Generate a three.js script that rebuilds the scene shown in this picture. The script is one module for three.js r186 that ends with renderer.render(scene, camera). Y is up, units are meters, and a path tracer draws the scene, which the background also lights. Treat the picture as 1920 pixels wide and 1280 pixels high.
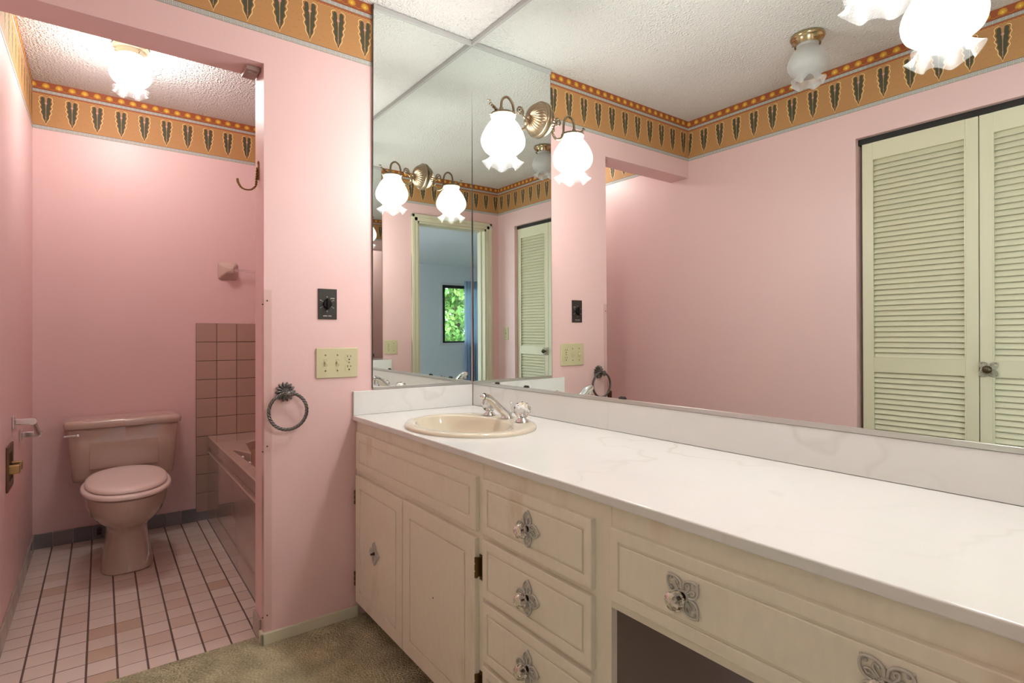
import * as THREE from 'three';
import { RoundedBoxGeometry } from 'three/addons/geometries/RoundedBoxGeometry.js';
import { mergeGeometries, mergeVertices } from 'three/addons/utils/BufferGeometryUtils.js';
import { ImprovedNoise } from 'three/addons/math/ImprovedNoise.js';

// ---------- camera, sky, sun, exposure ----------
const scene = new THREE.Scene();
const renderer = new THREE.WebGLRenderer();
renderer.toneMapping = THREE.LinearToneMapping;
renderer.toneMappingExposure = 1.15;
renderer.shadowMap.enabled = true;
const F = 1029.93, YAW = 0.6423;
const camera = new THREE.PerspectiveCamera(2 * Math.atan(640 / F) * 180 / Math.PI, 1.5, 0.02, 60);
camera.position.set(2.1082, 1.1071, 1.3498);
camera.lookAt(2.1082 - Math.cos(YAW), 1.1071, 1.3498 - Math.sin(YAW));
camera.setViewOffset(1920, 1280, 0, 9.63, 1920, 1280);
scene.background = new THREE.Color().setRGB(6.0, 6.7, 7.4);
const sun = new THREE.DirectionalLight(0xfff2dc, 6);
sun.position.set(-2, 9, -1); sun.target.position.set(9, 0, 5);
sun.castShadow = true; sun.shadow.camera.left = -12; sun.shadow.camera.right = 12; sun.shadow.camera.top = 12; sun.shadow.camera.bottom = -12;
scene.add(sun, sun.target);
const LAMP = 1.0;           // candela of each sconce

// ---------- main measures (metres) ----------
const H = 2.44, LZ = 1.6353, XB = -1.6657, LX = 2.1, ZP = 0.8828, PT = 0.135, YO = 2.0846;
const HC = 0.7964, HS = 0.891, YB = 2.192, ZF = 0.54;

// ---------- helpers ----------
let seed = 7;
const rnd = () => { seed = (seed * 1664525 + 1013904223) >>> 0; return seed / 4294967296; };
const taken = {};
const numbered = n => { const k = taken[n] = (taken[n] ?? -1) + 1; return k ? `${n}_${String(k).padStart(3, '0')}` : n; };
const V = (...a) => new THREE.Vector3(...a);
const lin = (r, g, b) => new THREE.Color().setRGB(r, g, b);
const M = (r, g, b, rough = 0.6, metal = 0, more = {}) => new THREE.MeshPhysicalMaterial({ color: lin(r, g, b), roughness: rough, metalness: metal, ...more });
function mesh(name, geo, mat, parent = scene, pos) {
  const o = new THREE.Mesh(geo, mat); o.name = parent === scene ? numbered(name) : name;
  o.castShadow = o.receiveShadow = true; if (pos) o.position.set(...pos); parent.add(o); return o;
}
function tag(o, label, category, group) { o.userData = { label, category }; if (group) o.userData.group = group; return o; }
function struct(o, label) { o.userData = { kind: 'structure', label }; return o; }
function thing(name, label, category, pos = [0, 0, 0], group) {
  const o = new THREE.Group(); o.name = numbered(name); o.position.set(...pos); scene.add(o); return tag(o, label, category, group);
}
const flat = g => (g.index ? g.toNonIndexed() : g);
const join = list => mergeGeometries(list.map(g => { g = flat(g); for (const k of Object.keys(g.attributes)) if (!['position', 'normal', 'uv'].includes(k)) g.deleteAttribute(k); return g; }));
const B = (x0, x1, y0, y1, z0, z1, r = 0) => {        // box by its limits
  const w = x1 - x0, h = y1 - y0, d = z1 - z0;
  const g = r ? new RoundedBoxGeometry(w, h, d, 2, Math.min(r, w / 2.01, h / 2.01, d / 2.01)) : new THREE.BoxGeometry(w, h, d);
  return g.translate((x0 + x1) / 2, (y0 + y1) / 2, (z0 + z1) / 2);
};
const cyl = (r0, r1, h, p, axis = 'y', n = 24) => { const g = new THREE.CylinderGeometry(r1, r0, h, n); if (axis === 'x') g.rotateZ(-Math.PI / 2); if (axis === 'z') g.rotateX(Math.PI / 2); return g.translate(...p); };
const ball = (r, p, sx = 1, sy = 1, sz = 1, n = 20) => new THREE.SphereGeometry(r, n, Math.ceil(n * 0.7)).scale(sx, sy, sz).translate(...p);
const tube = (pts, r, n = 40, m = 10) => new THREE.TubeGeometry(new THREE.CatmullRomCurve3(pts.map(p => V(...p))), n, r, m);
function uvMetres(g) {                                 // uv in metres by the way each face points
  g = flat(g); const p = g.attributes.position, n = g.attributes.normal, uv = new Float32Array(p.count * 2);
  for (let i = 0; i < p.count; i++) {
    const ax = Math.abs(n.getX(i)), ay = Math.abs(n.getY(i)), az = Math.abs(n.getZ(i));
    const [u, v] = ay > ax && ay > az ? [p.getX(i), p.getZ(i)] : ax > az ? [p.getZ(i), p.getY(i)] : [p.getX(i), p.getY(i)];
    uv[2 * i] = u; uv[2 * i + 1] = v;
  }
  g.setAttribute('uv', new THREE.BufferAttribute(uv, 2)); return g;
}
// loft through egg-shaped rings {c:[x,z], y, af, ab, b, n}: af reach to +x, ab reach to -x, b half width in z
function loft(rings, seg = 40, cap = true) {
  const pos = [], idx = [], uv = [];
  rings.forEach((r, k) => { for (let i = 0; i <= seg; i++) {
    const t = i / seg * Math.PI * 2, c = Math.cos(t), s = Math.sin(t), e = 2 / (r.n || 2);
    const px = Math.sign(c) * Math.abs(c) ** e, pz = Math.sign(s) * Math.abs(s) ** e;
    pos.push(r.c[0] + px * (px > 0 ? r.af : r.ab ?? r.af), r.y, r.c[1] + pz * r.b); uv.push(i / seg, k / rings.length);
  } });
  const W = seg + 1;
  for (let k = 0; k + 1 < rings.length; k++) for (let i = 0; i < seg; i++) { const a = k * W + i; idx.push(a, a + W, a + 1, a + 1, a + W, a + W + 1); }
  if (cap) for (const k of [0, rings.length - 1]) {
    const o = pos.length / 3; pos.push(rings[k].c[0], rings[k].y, rings[k].c[1]); uv.push(0.5, 0.5);
    for (let i = 0; i < seg; i++) k ? idx.push(k * W + i, o, k * W + i + 1) : idx.push(i + 1, o, i);
  }
  const g = new THREE.BufferGeometry(); g.setAttribute('position', new THREE.Float32BufferAttribute(pos, 3)); g.setAttribute('uv', new THREE.Float32BufferAttribute(uv, 2)); g.setIndex(idx); g.computeVertexNormals(); return g;
}

// ---------- textures (grain, relief and print only) ----------
const perlin = new ImprovedNoise();
function dataTex(n, fn, srgb) {                        // fn(u, v) in 0..1 tiling -> [r,g,b] 0..1
  const d = new Uint8Array(n * n * 4);
  for (let j = 0; j < n; j++) for (let i = 0; i < n; i++) { const c = fn(i / n, j / n); for (let k = 0; k < 3; k++) d[(j * n + i) * 4 + k] = Math.max(0, Math.min(255, c[k] * 255)); d[(j * n + i) * 4 + 3] = 255; }
  const t = new THREE.DataTexture(d, n, n); t.wrapS = t.wrapT = THREE.RepeatWrapping; t.magFilter = THREE.LinearFilter; t.minFilter = THREE.LinearFilter;
  if (srgb) t.colorSpace = THREE.SRGBColorSpace; t.needsUpdate = true; return t;
}
const tile4 = (f, u, v) => { const w = x => x * x * (3 - 2 * x), a = w(u), b = w(v); return (f(u, v) * (1 - a) + f(u - 1, v) * a) * (1 - b) + (f(u, v - 1) * (1 - a) + f(u - 1, v - 1) * a) * b; };
const fbm = (x, y, o = 4, s = 3.7) => { let a = 0, k = 1, n = 0; for (let i = 0; i < o; i++) { a += perlin.noise(x, y, s + i * 7.3) * k; n += k; x *= 2.03; y *= 2.03; k *= 0.5; } return a / n; };
const every = (t, size) => { const c = t.clone(); c.repeat.set(1 / size, 1 / size); c.needsUpdate = true; return c; };
const popcorn = every(dataTex(512, (u, v) => { const a = Math.abs(tile4((x, y) => fbm(x * 34, y * 34, 3, 1.1), u, v)), b = tile4((x, y) => fbm(x * 70, y * 70, 2, 9), u, v); const h = Math.min(1, 0.15 + a * 1.9 + b * 0.35); return [h, h, h]; }), 0.55);
const plaster = every(dataTex(256, (u, v) => { const h = 0.5 + 0.5 * tile4((x, y) => fbm(x * 40, y * 40, 3, 5), u, v); return [h, h, h]; }), 0.35);
const carpetMap = every(dataTex(512, (u, v) => { const a = tile4((x, y) => fbm(x * 90, y * 90, 2, 2), u, v), b = tile4((x, y) => fbm(x * 6, y * 6, 4, 21), u, v); const k = 0.84 + a * 0.34 + b * 0.3; return [k * 0.80, k * 0.765, k * 0.62]; }, true), 0.6);
const carpetBump = every(dataTex(512, (u, v) => { const h = 0.5 + 0.8 * tile4((x, y) => fbm(x * 95, y * 95, 2, 2), u, v); return [h, h, h]; }), 0.6);
const marbleMap = every(dataTex(1024, (u, v) => {
  const f = (x, y) => { const w = fbm(x * 3, y * 3, 4, 6) * 1.6, t = Math.abs(Math.sin((x * 0.9 + y * 0.55) * 6.3 + w * 3.2)); return Math.max(0, 1 - t * 7) * (0.45 + fbm(x * 4, y * 4, 2, 15)) + 0.35 * fbm(x * 2.4, y * 2.4, 4, 31); };
  const k = tile4(f, u, v); return [0.895 - 0.06 * k, 0.89 - 0.066 * k, 0.88 - 0.076 * k];
}, true), 1.3);
const scuffMap = every(dataTex(1024, (u, v) => {       // cream paint with rubbed brown scuffs
  const s = tile4((x, y) => fbm(x * 9, y * 3.2, 4, 12), u, v), g = tile4((x, y) => fbm(x * 60, y * 22, 3, 3), u, v), big = tile4((x, y) => fbm(x * 3, y * 3, 3, 44), u, v);
  const k = Math.max(0, s - 0.2) * 2.4 * (0.55 + g) + Math.max(0, big - 0.25) * 0.5, n = 1 + 0.03 * g; return [n * (0.935 - 0.2 * k), n * (0.90 - 0.27 * k), n * (0.835 - 0.33 * k)];
}, true), 0.9);
function canvasTex(w, h, draw) { const c = document.createElement('canvas'); c.width = w; c.height = h; draw(c.getContext('2d'), w, h); const t = new THREE.CanvasTexture(c); t.colorSpace = THREE.SRGBColorSpace; t.wrapS = t.wrapT = THREE.RepeatWrapping; return t; }
const PER = 0.1075, BH = 0.25;                          // wallpaper border: width of one repeat, height
const borderTex = canvasTex(516, 1200, (c, W, Hh) => {
  const s = 4800, X = m => m * s, cx = W / 2;
  c.fillStyle = '#a0522d'; c.fillRect(0, 0, W, X(0.0425));
  for (const fx of [0, 0.5, 1]) {                       // gold blossoms in the rust band
    const x = fx * W; c.fillStyle = '#c8912f';
    for (let k = 0; k < 7; k++) { const a = Math.PI * (k / 6) + Math.PI; c.beginPath(); c.ellipse(x + Math.cos(a) * X(0.010), X(0.023) + Math.sin(a) * X(0.011), X(0.006), X(0.006), 0, 0, 7); c.fill(); }
    c.fillStyle = '#e0a93a'; c.beginPath(); c.ellipse(x, X(0.0215), X(0.010), X(0.010), 0, 0, 7); c.fill();
    c.fillStyle = '#f6dc70'; c.beginPath(); c.arc(x, X(0.022), X(0.003), 0, 7); c.fill();
    c.strokeStyle = '#c98f2e'; c.lineWidth = X(0.0016); c.beginPath(); c.moveTo(x - W / 4, X(0.037)); c.quadraticCurveTo(x - W / 8, X(0.027), x, X(0.035)); c.quadraticCurveTo(x + W / 8, X(0.027), x + W / 4, X(0.037)); c.stroke();
  }
  const key = (y0, y1) => {                             // greek key band
    c.fillStyle = '#c9c6bf'; c.fillRect(0, X(y0), W, X(y1 - y0)); c.strokeStyle = '#6f7570'; c.lineWidth = X(0.0011);
    const n = 5, h = X(y1 - y0), y = X(y0);
    for (let k = 0; k < n; k++) { const x = k * W / n, w = W / n; c.strokeRect(x + w * 0.1, y + h * 0.18, w * 0.78, h * 0.64); c.strokeRect(x + w * 0.3, y + h * 0.36, w * 0.4, h * 0.28); }
  };
  c.fillStyle = '#a9623a'; c.fillRect(0, X(0.0425), W, X(0.03));
  c.fillStyle = '#b98753'; c.fillRect(0, X(0.072), W, X(0.16));
  for (let k = 0; k < 8; k++) { c.fillStyle = '#b98753'; c.beginPath(); c.ellipse((k + 0.5) * W / 8, X(0.0725), W / 17, X(0.006), 0, 0, 7); c.fill(); c.strokeStyle = '#dcae62'; c.lineWidth = X(0.0011); c.beginPath(); c.ellipse((k + 0.5) * W / 8, X(0.073), W / 17, X(0.006), 0, Math.PI, 2 * Math.PI); c.stroke(); }
  key(0.0435, 0.0575);
  c.fillStyle = '#3b3a33'; c.fillRect(0, X(0.0415), W, X(0.0016)); c.fillRect(0, X(0.058), W, X(0.0012));
  const prof = [[0.004, 0.090], [0.012, 0.074], [0.029, 0.082], [0.0235, 0.100], [0.031, 0.108], [0.020, 0.126], [0.029, 0.134], [0.0165, 0.150], [0.0255, 0.160], [0.0135, 0.177], [0.0165, 0.190], [0.0045, 0.208], [0, 0.222]];
  const path = (kx, dy, inset) => { const pts = []; for (const sgn of [1, -1]) { const a = prof.map(([w, y]) => [cx + sgn * Math.max(0, w * kx - inset), X(y + dy * (y - 0.15))]); pts.push(...(sgn > 0 ? a : a.reverse())); }
    c.beginPath(); c.moveTo((pts[0][0] + pts[1][0]) / 2, (pts[0][1] + pts[1][1]) / 2); for (let i = 1; i <= pts.length; i++) { const p = pts[i % pts.length], q = pts[(i + 1) % pts.length]; c.quadraticCurveTo(p[0], p[1], (p[0] + q[0]) / 2, (p[1] + q[1]) / 2); } c.closePath(); };
  path(s, 0, 0); c.fillStyle = '#b9772f'; c.fill(); c.strokeStyle = '#ecd9a0'; c.lineWidth = X(0.0027); c.stroke();
  path(s * 0.86, -0.03, 0); c.strokeStyle = '#9a5a22'; c.lineWidth = X(0.002); c.stroke();
  path(s * 0.76, -0.06, 0); c.fillStyle = '#4a4a36'; c.fill();
  c.fillStyle = '#b98a55'; c.beginPath(); c.moveTo(cx - X(0.006), X(0.079)); c.lineTo(cx + X(0.006), X(0.079)); c.lineTo(cx + X(0.0013), X(0.14)); c.lineTo(cx + X(0.0013), X(0.207)); c.lineTo(cx - X(0.0013), X(0.207)); c.lineTo(cx - X(0.0013), X(0.14)); c.fill();
  c.fillStyle = '#d99a94'; for (let k = 0; k < 5; k++) { const a = k * 1.2566; c.beginPath(); c.arc(cx + Math.cos(a) * X(0.0032), X(0.112) + Math.sin(a) * X(0.0032), X(0.0026), 0, 7); c.fill(); }
  c.fillStyle = '#c98a86'; c.beginPath(); c.arc(cx, X(0.085), X(0.003), 0, 7); c.fill(); c.beginPath(); c.arc(cx, X(0.186), X(0.0022), 0, 7); c.fill();
  for (const [x, y] of [[0.02, 0.1], [0.008, 0.135], [0.013, 0.16], [0.004, 0.19], [0.018, 0.21]]) for (const q of [x, PER - x]) { c.fillStyle = '#8a4a20'; c.beginPath(); c.arc(X(q), X(y), X(0.0017), 0, 7); c.fill(); c.fillStyle = '#e6c07a'; c.beginPath(); c.arc(X(q), X(y), X(0.0008), 0, 7); c.fill(); }
  c.fillStyle = '#2f2c26'; c.fillRect(0, X(0.2305), W, X(0.0018)); key(0.2322, 0.25); c.fillStyle = '#8e8f88'; c.fillRect(0, X(0.2485), W, X(0.0015));
});
const timerTex = canvasTex(288, 464, (c, W, h) => {
  c.fillStyle = '#2e2823'; c.fillRect(0, 0, W, h); c.strokeStyle = c.fillStyle = '#e8e2dc'; c.lineWidth = 3;
  const cx = W * 0.47, cy = h * 0.5;
  for (const [a, r0, r1] of [[-150, 62, 122], [-30, 62, 122], [150, 62, 122], [30, 62, 122], [-90, 92, 118], [90, 92, 118]]) { const t = a * Math.PI / 180; c.beginPath(); c.moveTo(cx + Math.cos(t) * r0, cy + Math.sin(t) * r0); c.lineTo(cx + Math.cos(t) * r1, cy + Math.sin(t) * r1); c.stroke(); c.beginPath(); c.arc(cx + Math.cos(t) * r1, cy + Math.sin(t) * r1, 5, 0, 7); c.fill(); }
  // lettering too small to read in the photograph: kept as rows of tiny strokes, two words below and one by the upper right tick
  for (const [x, y, n] of [[0.25, 0.91, 6], [0.53, 0.91, 5], [0.66, 0.305, 6]]) for (let k = 0; k < n; k++) c.fillRect(W * x + k * 11, h * y - 6 - (k % 2) * 2, 8, 10 + (k % 3));
});

// ---------- materials ----------
const pink = M(0.81, 0.545, 0.53, 0.42, 0, { bumpMap: plaster, bumpScale: 0.0003 });
const ceilMat = M(0.80, 0.79, 0.77, 0.9, 0, { bumpMap: popcorn, bumpScale: 0.0055 });
const cream = M(0.66, 0.62, 0.46, 0.4), closetPaint = M(0.70, 0.66, 0.48, 0.42);
const cabPaint = M(1, 1, 1, 0.42, 0, { map: scuffMap }), marble = M(1, 1, 1, 0.16, 0, { map: marbleMap });
const rose = M(0.52, 0.375, 0.31, 0.09, 0, { clearcoat: 0.6, clearcoatRoughness: 0.04 }), seatMat = M(0.86, 0.70, 0.65, 0.25);
const grout = M(0.13, 0.085, 0.07, 0.95), chrome = M(0.78, 0.79, 0.8, 0.1, 1), brass = M(0.55, 0.40, 0.18, 0.28, 1), oldBrass = M(0.30, 0.23, 0.15, 0.3, 1), pewter = M(0.20, 0.19, 0.18, 0.36, 1), dark = M(0.012, 0.011, 0.01, 0.4), alu = M(0.62, 0.62, 0.61, 0.3, 1);
const mirrorMat = new THREE.MeshStandardMaterial({ color: lin(0.82, 0.86, 0.835), roughness: 0, metalness: 1 });
const borderMat = M(1, 1, 1, 0.65, 0, { map: borderTex });
const ivory = M(0.60, 0.55, 0.34, 0.35), carpetMat = M(1, 1, 1, 1, 0, { map: carpetMap, bumpMap: carpetBump, bumpScale: 0.008, sheen: 0.3 });
const acrylic = M(1, 1, 1, 0.03, 0, { transmission: 1, thickness: 0.04, ior: 1.47 });
const bedPaint = M(0.68, 0.70, 0.71, 0.7), bedCarpet = M(0.35, 0.31, 0.26, 1);

// ---------- setting ----------
const W = (name, list, mat, label) => struct(mesh(name, uvMetres(join(list)), mat), label);
function addBorder(wall, a, b, wallAt, side) {          // strip of printed border from a to b; side: x0 (faces +x), x1 (faces -x), z1 (faces -z)
  const L = Math.abs(b - a), g = new THREE.BoxGeometry(L, BH, 0.0008), p = g.attributes.position, n = g.attributes.normal, uv = g.attributes.uv;
  for (let i = 0; i < p.count; i++) uv.setXY(i, (p.getX(i) + L / 2) / PER, Math.abs(n.getZ(i)) > 0.5 ? 0.5 + p.getY(i) / BH : 0.001);
  const o = mesh('wallpaper_border', g, borderMat, wall); o.userData.label = 'printed border of ochre and rust with acanthus motifs';
  const y = YB + BH / 2 - 0.001, m = (a + b) / 2;
  if (side === 'x0') { o.position.set(wallAt + 0.0006, y, m); o.rotation.y = Math.PI / 2; }
  if (side === 'x1') { o.position.set(wallAt - 0.0006, y, m); o.rotation.y = -Math.PI / 2; }
  if (side === 'z1') { o.position.set(m, y, wallAt - 0.0006); o.rotation.y = Math.PI; }
}
const CX0 = 0.957, CX1 = 1.85, CH = 2.057;              // closet opening
const wallLeft = W('wall_left', [B(XB - 0.1, CX0, -0.05, H, LZ, LZ + 0.1), B(CX0, CX1, CH, H, LZ, LZ + 0.1), B(CX1, LX + 0.12, -0.05, H, LZ, LZ + 0.1)], pink, 'long pink side wall with the louvered closet opening');
addBorder(wallLeft, XB, LX, LZ, 'z1');
const wallBack = W('wall_back', [B(XB - 0.1, XB, -0.05, H, -0.02, LZ)], pink, 'pink wall behind the toilet with beige wall tile by the tub');
addBorder(wallBack, 0.06, LZ, XB, 'x0');
const part = W('wall_partition', [B(-PT, 0, -0.05, H, -0.12, ZP), B(-PT, 0, YO, H, ZP, LZ)], pink, 'pale pink partition wall and header beside the toilet alcove');
addBorder(part, 0.476, LZ, 0, 'x0');
W('wall_right', [B(0, LX + 0.12, -0.05, H, -0.12, -0.02)], pink, 'pink wall behind the large mirror and vanity');
W('wall_tub', [B(XB, -PT, -0.05, H, -0.02, 0.06)], pink, 'pink wall along the far side of the bathtub');
const DZ0 = 0.798, DZ1 = 1.497, DH = 2.047;             // entry doorway
const entry = W('wall_entry', [B(LX, LX + 0.12, -0.05, H, -0.02, DZ0), B(LX, LX + 0.12, DH, H, DZ0, DZ1), B(LX, LX + 0.12, -0.05, H, DZ1, LZ)], pink, 'pink entry wall with the cream framed doorway');
addBorder(entry, 0.476, LZ, LX, 'x1');
W('ceiling', [B(XB - 0.1, LX + 0.12, H, H + 0.08, -0.12, LZ + 0.1)], ceilMat, 'white popcorn textured ceiling');
// floor: grout bed with single tiles
const floor = W('floor', [B(XB, -0.03, -0.05, -0.0011, 0.83, LZ)], grout, 'small square blush tiles with dark grout in the toilet alcove');
{
  const tones = [[0.70, 0.575, 0.51], [0.67, 0.535, 0.47], [0.73, 0.605, 0.55], [0.64, 0.49, 0.415], [0.58, 0.42, 0.33]].map(c => M(...c, 0.2, 0, { clearcoat: 0.3, clearcoatRoughness: 0.1 }));
  const px = 0.089, pz = 0.0835, g = new RoundedBoxGeometry(px - 0.0042, 0.009, pz - 0.0058, 1, 0.0012), gPart = new RoundedBoxGeometry(px - 0.0042, 0.009, 0.049, 1, 0.0012);
  for (let i = 0; i < 19; i++) for (let j = 0; j < 10; j++) {
    const x = XB + 0.002 + (i + 0.5) * px, z = 1.5565 + 0.0835 / 2 - j * pz;
    if (x > -0.06 || z < 0.83) continue;
    if (z < 0.87) { mesh('tile', gPart, tones[(i * 7) % 3], floor, [x, -0.0045, 0.8615]); continue; }
    const k = rnd(); mesh('tile', g, tones[k < 0.42 ? 0 : k < 0.66 ? 1 : k < 0.86 ? 2 : k < 0.96 ? 3 : 4], floor, [x, -0.0045 + (rnd() - 0.5) * 0.0006, z]);
  }
}
const baseMat = [M(0.21, 0.195, 0.20, 0.22), M(0.25, 0.225, 0.225, 0.22), M(0.18, 0.17, 0.18, 0.22)], baseWarm = [M(0.42, 0.34, 0.29, 0.2), M(0.38, 0.31, 0.27, 0.2)];
{ const g = new RoundedBoxGeometry(0.008, 0.076, 0.081, 1, 0.0015);
  for (let j = 0; j < 10; j++) mesh('base_tile', g, baseMat[j % 3], wallBack, [XB + 0.004, 0.038, 1.5985 - 0.0035 - j * 0.0835 - 0.0]);
  const g2 = new RoundedBoxGeometry(0.087, 0.076, 0.008, 1, 0.0015);
  for (let i = 0; i < 18; i++) mesh('base_tile', g2, baseWarm[i % 2], wallLeft, [XB + 0.055 + i * 0.089, 0.038, LZ - 0.004]);
  mesh('base_tile', new RoundedBoxGeometry(0.10, 0.076, 0.008, 1, 0.0015), baseWarm[0], part, [-PT + 0.045, 0.038, ZP + 0.004]);
}
{ // field tiles by the tub
  const wt = [M(0.47, 0.315, 0.255, 0.16), M(0.45, 0.30, 0.24, 0.16), M(0.49, 0.33, 0.27, 0.16)], g = new RoundedBoxGeometry(0.007, 0.1105, 0.108, 1, 0.0015);
  mesh('tile_bed', B(XB, XB + 0.004, 0.08, 1.186, 0.062, 0.8945), grout, wallBack);
  for (let c = 0; c < 8; c++) for (let r = 0; r < 11; r++) {
    const y = 1.186 - 0.0567 - r * 0.1135, z = 0.8945 - 0.0552 - c * 0.1105;
    if (y < 0.05 || z < 0.1 || (c > 0 && y < 0.5)) continue;
    mesh('wall_tile', g, wt[(c * 5 + r * 3) % 3], wallBack, [XB + 0.0055, y, z]);
  }
}
const carpet = mesh('carpet', uvMetres(B(-0.068, LX - 0.0005, -0.05, 0.006, 0.02, LZ - 0.0005)), carpetMat); tag(carpet, 'olive green pile carpet meeting the tiled floor at the alcove', 'carpet');
struct(mesh('baseboard_partition', join([B(0, 0.011, 0.004, 0.046, 0.535, ZP + 0.011, 0.003), B(-0.03, 0.011, 0.004, 0.046, ZP, ZP + 0.011, 0.003)]), cream), 'low cream baseboard on the partition wall');
// closet interior
const closetIn = M(0.62, 0.58, 0.50, 0.9);
W('wall_closet', [B(CX0 - 0.1, CX1 + 0.1, 0, H, 2.25, 2.3), B(CX0 - 0.15, CX0 - 0.1, 0, H, LZ + 0.1, 2.3), B(CX1 + 0.1, CX1 + 0.15, 0, H, LZ + 0.1, 2.3), B(CX0 - 0.1, CX1 + 0.1, 2.2, 2.25, LZ + 0.1, 2.3)], closetIn, 'dark inside of the closet behind the louvers');
W('floor', [B(CX0 - 0.1, CX1 + 0.1, -0.05, 0.004, LZ, 2.3)], bedCarpet, 'closet floor');
struct(mesh('trim_1', join([B(CX0, CX1, CH - 0.028, CH, LZ + 0.03, LZ + 0.06)]), dark), 'black sliding track over the closet doors');
// entry door frame
{ const d = new THREE.Group(); d.name = 'door_1'; scene.add(d); struct(d, 'cream doorway casing and jamb of the entry door');
  mesh('jamb', join([B(LX - 0.002, LX + 0.122, 0, DH, DZ0, DZ0 + 0.016), B(LX - 0.002, LX + 0.122, 0, DH, DZ1 - 0.016, DZ1), B(LX - 0.002, LX + 0.122, DH - 0.016, DH, DZ0, DZ1), B(LX + 0.05, LX + 0.075, 0, DH - 0.016, DZ1 - 0.027, DZ1 - 0.016)]), cream, d);
  for (const [a, b, c, e] of [[0, DH + 0.058, DZ0 - 0.058, DZ0], [0, DH + 0.058, DZ1, DZ1 + 0.058]]) mesh('casing', join([B(LX - 0.013, LX, a, b, c, e, 0.004), B(LX - 0.019, LX, a, b, c + (c < 1 ? 0 : 0.03), e - (c < 1 ? 0.03 : 0), 0.004)]), cream, d);
  mesh('casing', join([B(LX - 0.013, LX, DH, DH + 0.058, DZ0 - 0.058, DZ1 + 0.058, 0.004), B(LX - 0.019, LX, DH + 0.03, DH + 0.058, DZ0 - 0.058, DZ1 + 0.058, 0.004)]), cream, d);
}
// bedroom
const BX = 7.8, BZ0 = -0.6, BZ1 = 6.2, WZ0 = 4.265, WZ1 = 5.5, WY0 = 0.84, WY1 = 2.035;
W('wall_bedroom_window', [B(BX, BX + 0.12, 0, WY0, BZ0, BZ1), B(BX, BX + 0.12, WY1, H, BZ0, BZ1), B(BX, BX + 0.12, WY0, WY1, BZ0, WZ0), B(BX, BX + 0.12, WY0, WY1, WZ1, BZ1)], bedPaint, 'grey blue bedroom wall with the window');
W('wall_bedroom_side', [B(LX + 0.12, BX, 0, H, BZ1, BZ1 + 0.1), B(LX + 0.12, 3.2, 0, H, BZ0 - 0.1, BZ0), B(6.6, BX, 0, H, BZ0 - 0.1, BZ0), B(3.2, 6.6, 2.1, H, BZ0 - 0.1, BZ0), B(LX, LX + 0.12, 0, H, LZ + 0.1, BZ1), B(LX, LX + 0.12, 0, H, BZ0, -0.12)], bedPaint, 'grey blue bedroom side walls');
W('ceiling_bedroom', [B(LX + 0.12, BX + 0.12, H, H + 0.08, BZ0, BZ1)], M(0.74, 0.75, 0.76, 0.9), 'bedroom ceiling');
W('floor', [B(LX + 0.12, BX, -0.05, 0, BZ0, BZ1), B(LX, LX + 0.12, -0.05, 0, DZ0, DZ1)], bedCarpet, 'bedroom floor');
struct(mesh('baseboard_bedroom', B(BX - 0.012, BX, 0, 0.19, BZ0, BZ1), M(0.7, 0.72, 0.74, 0.5)), 'pale baseboard under the bedroom window');
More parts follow.
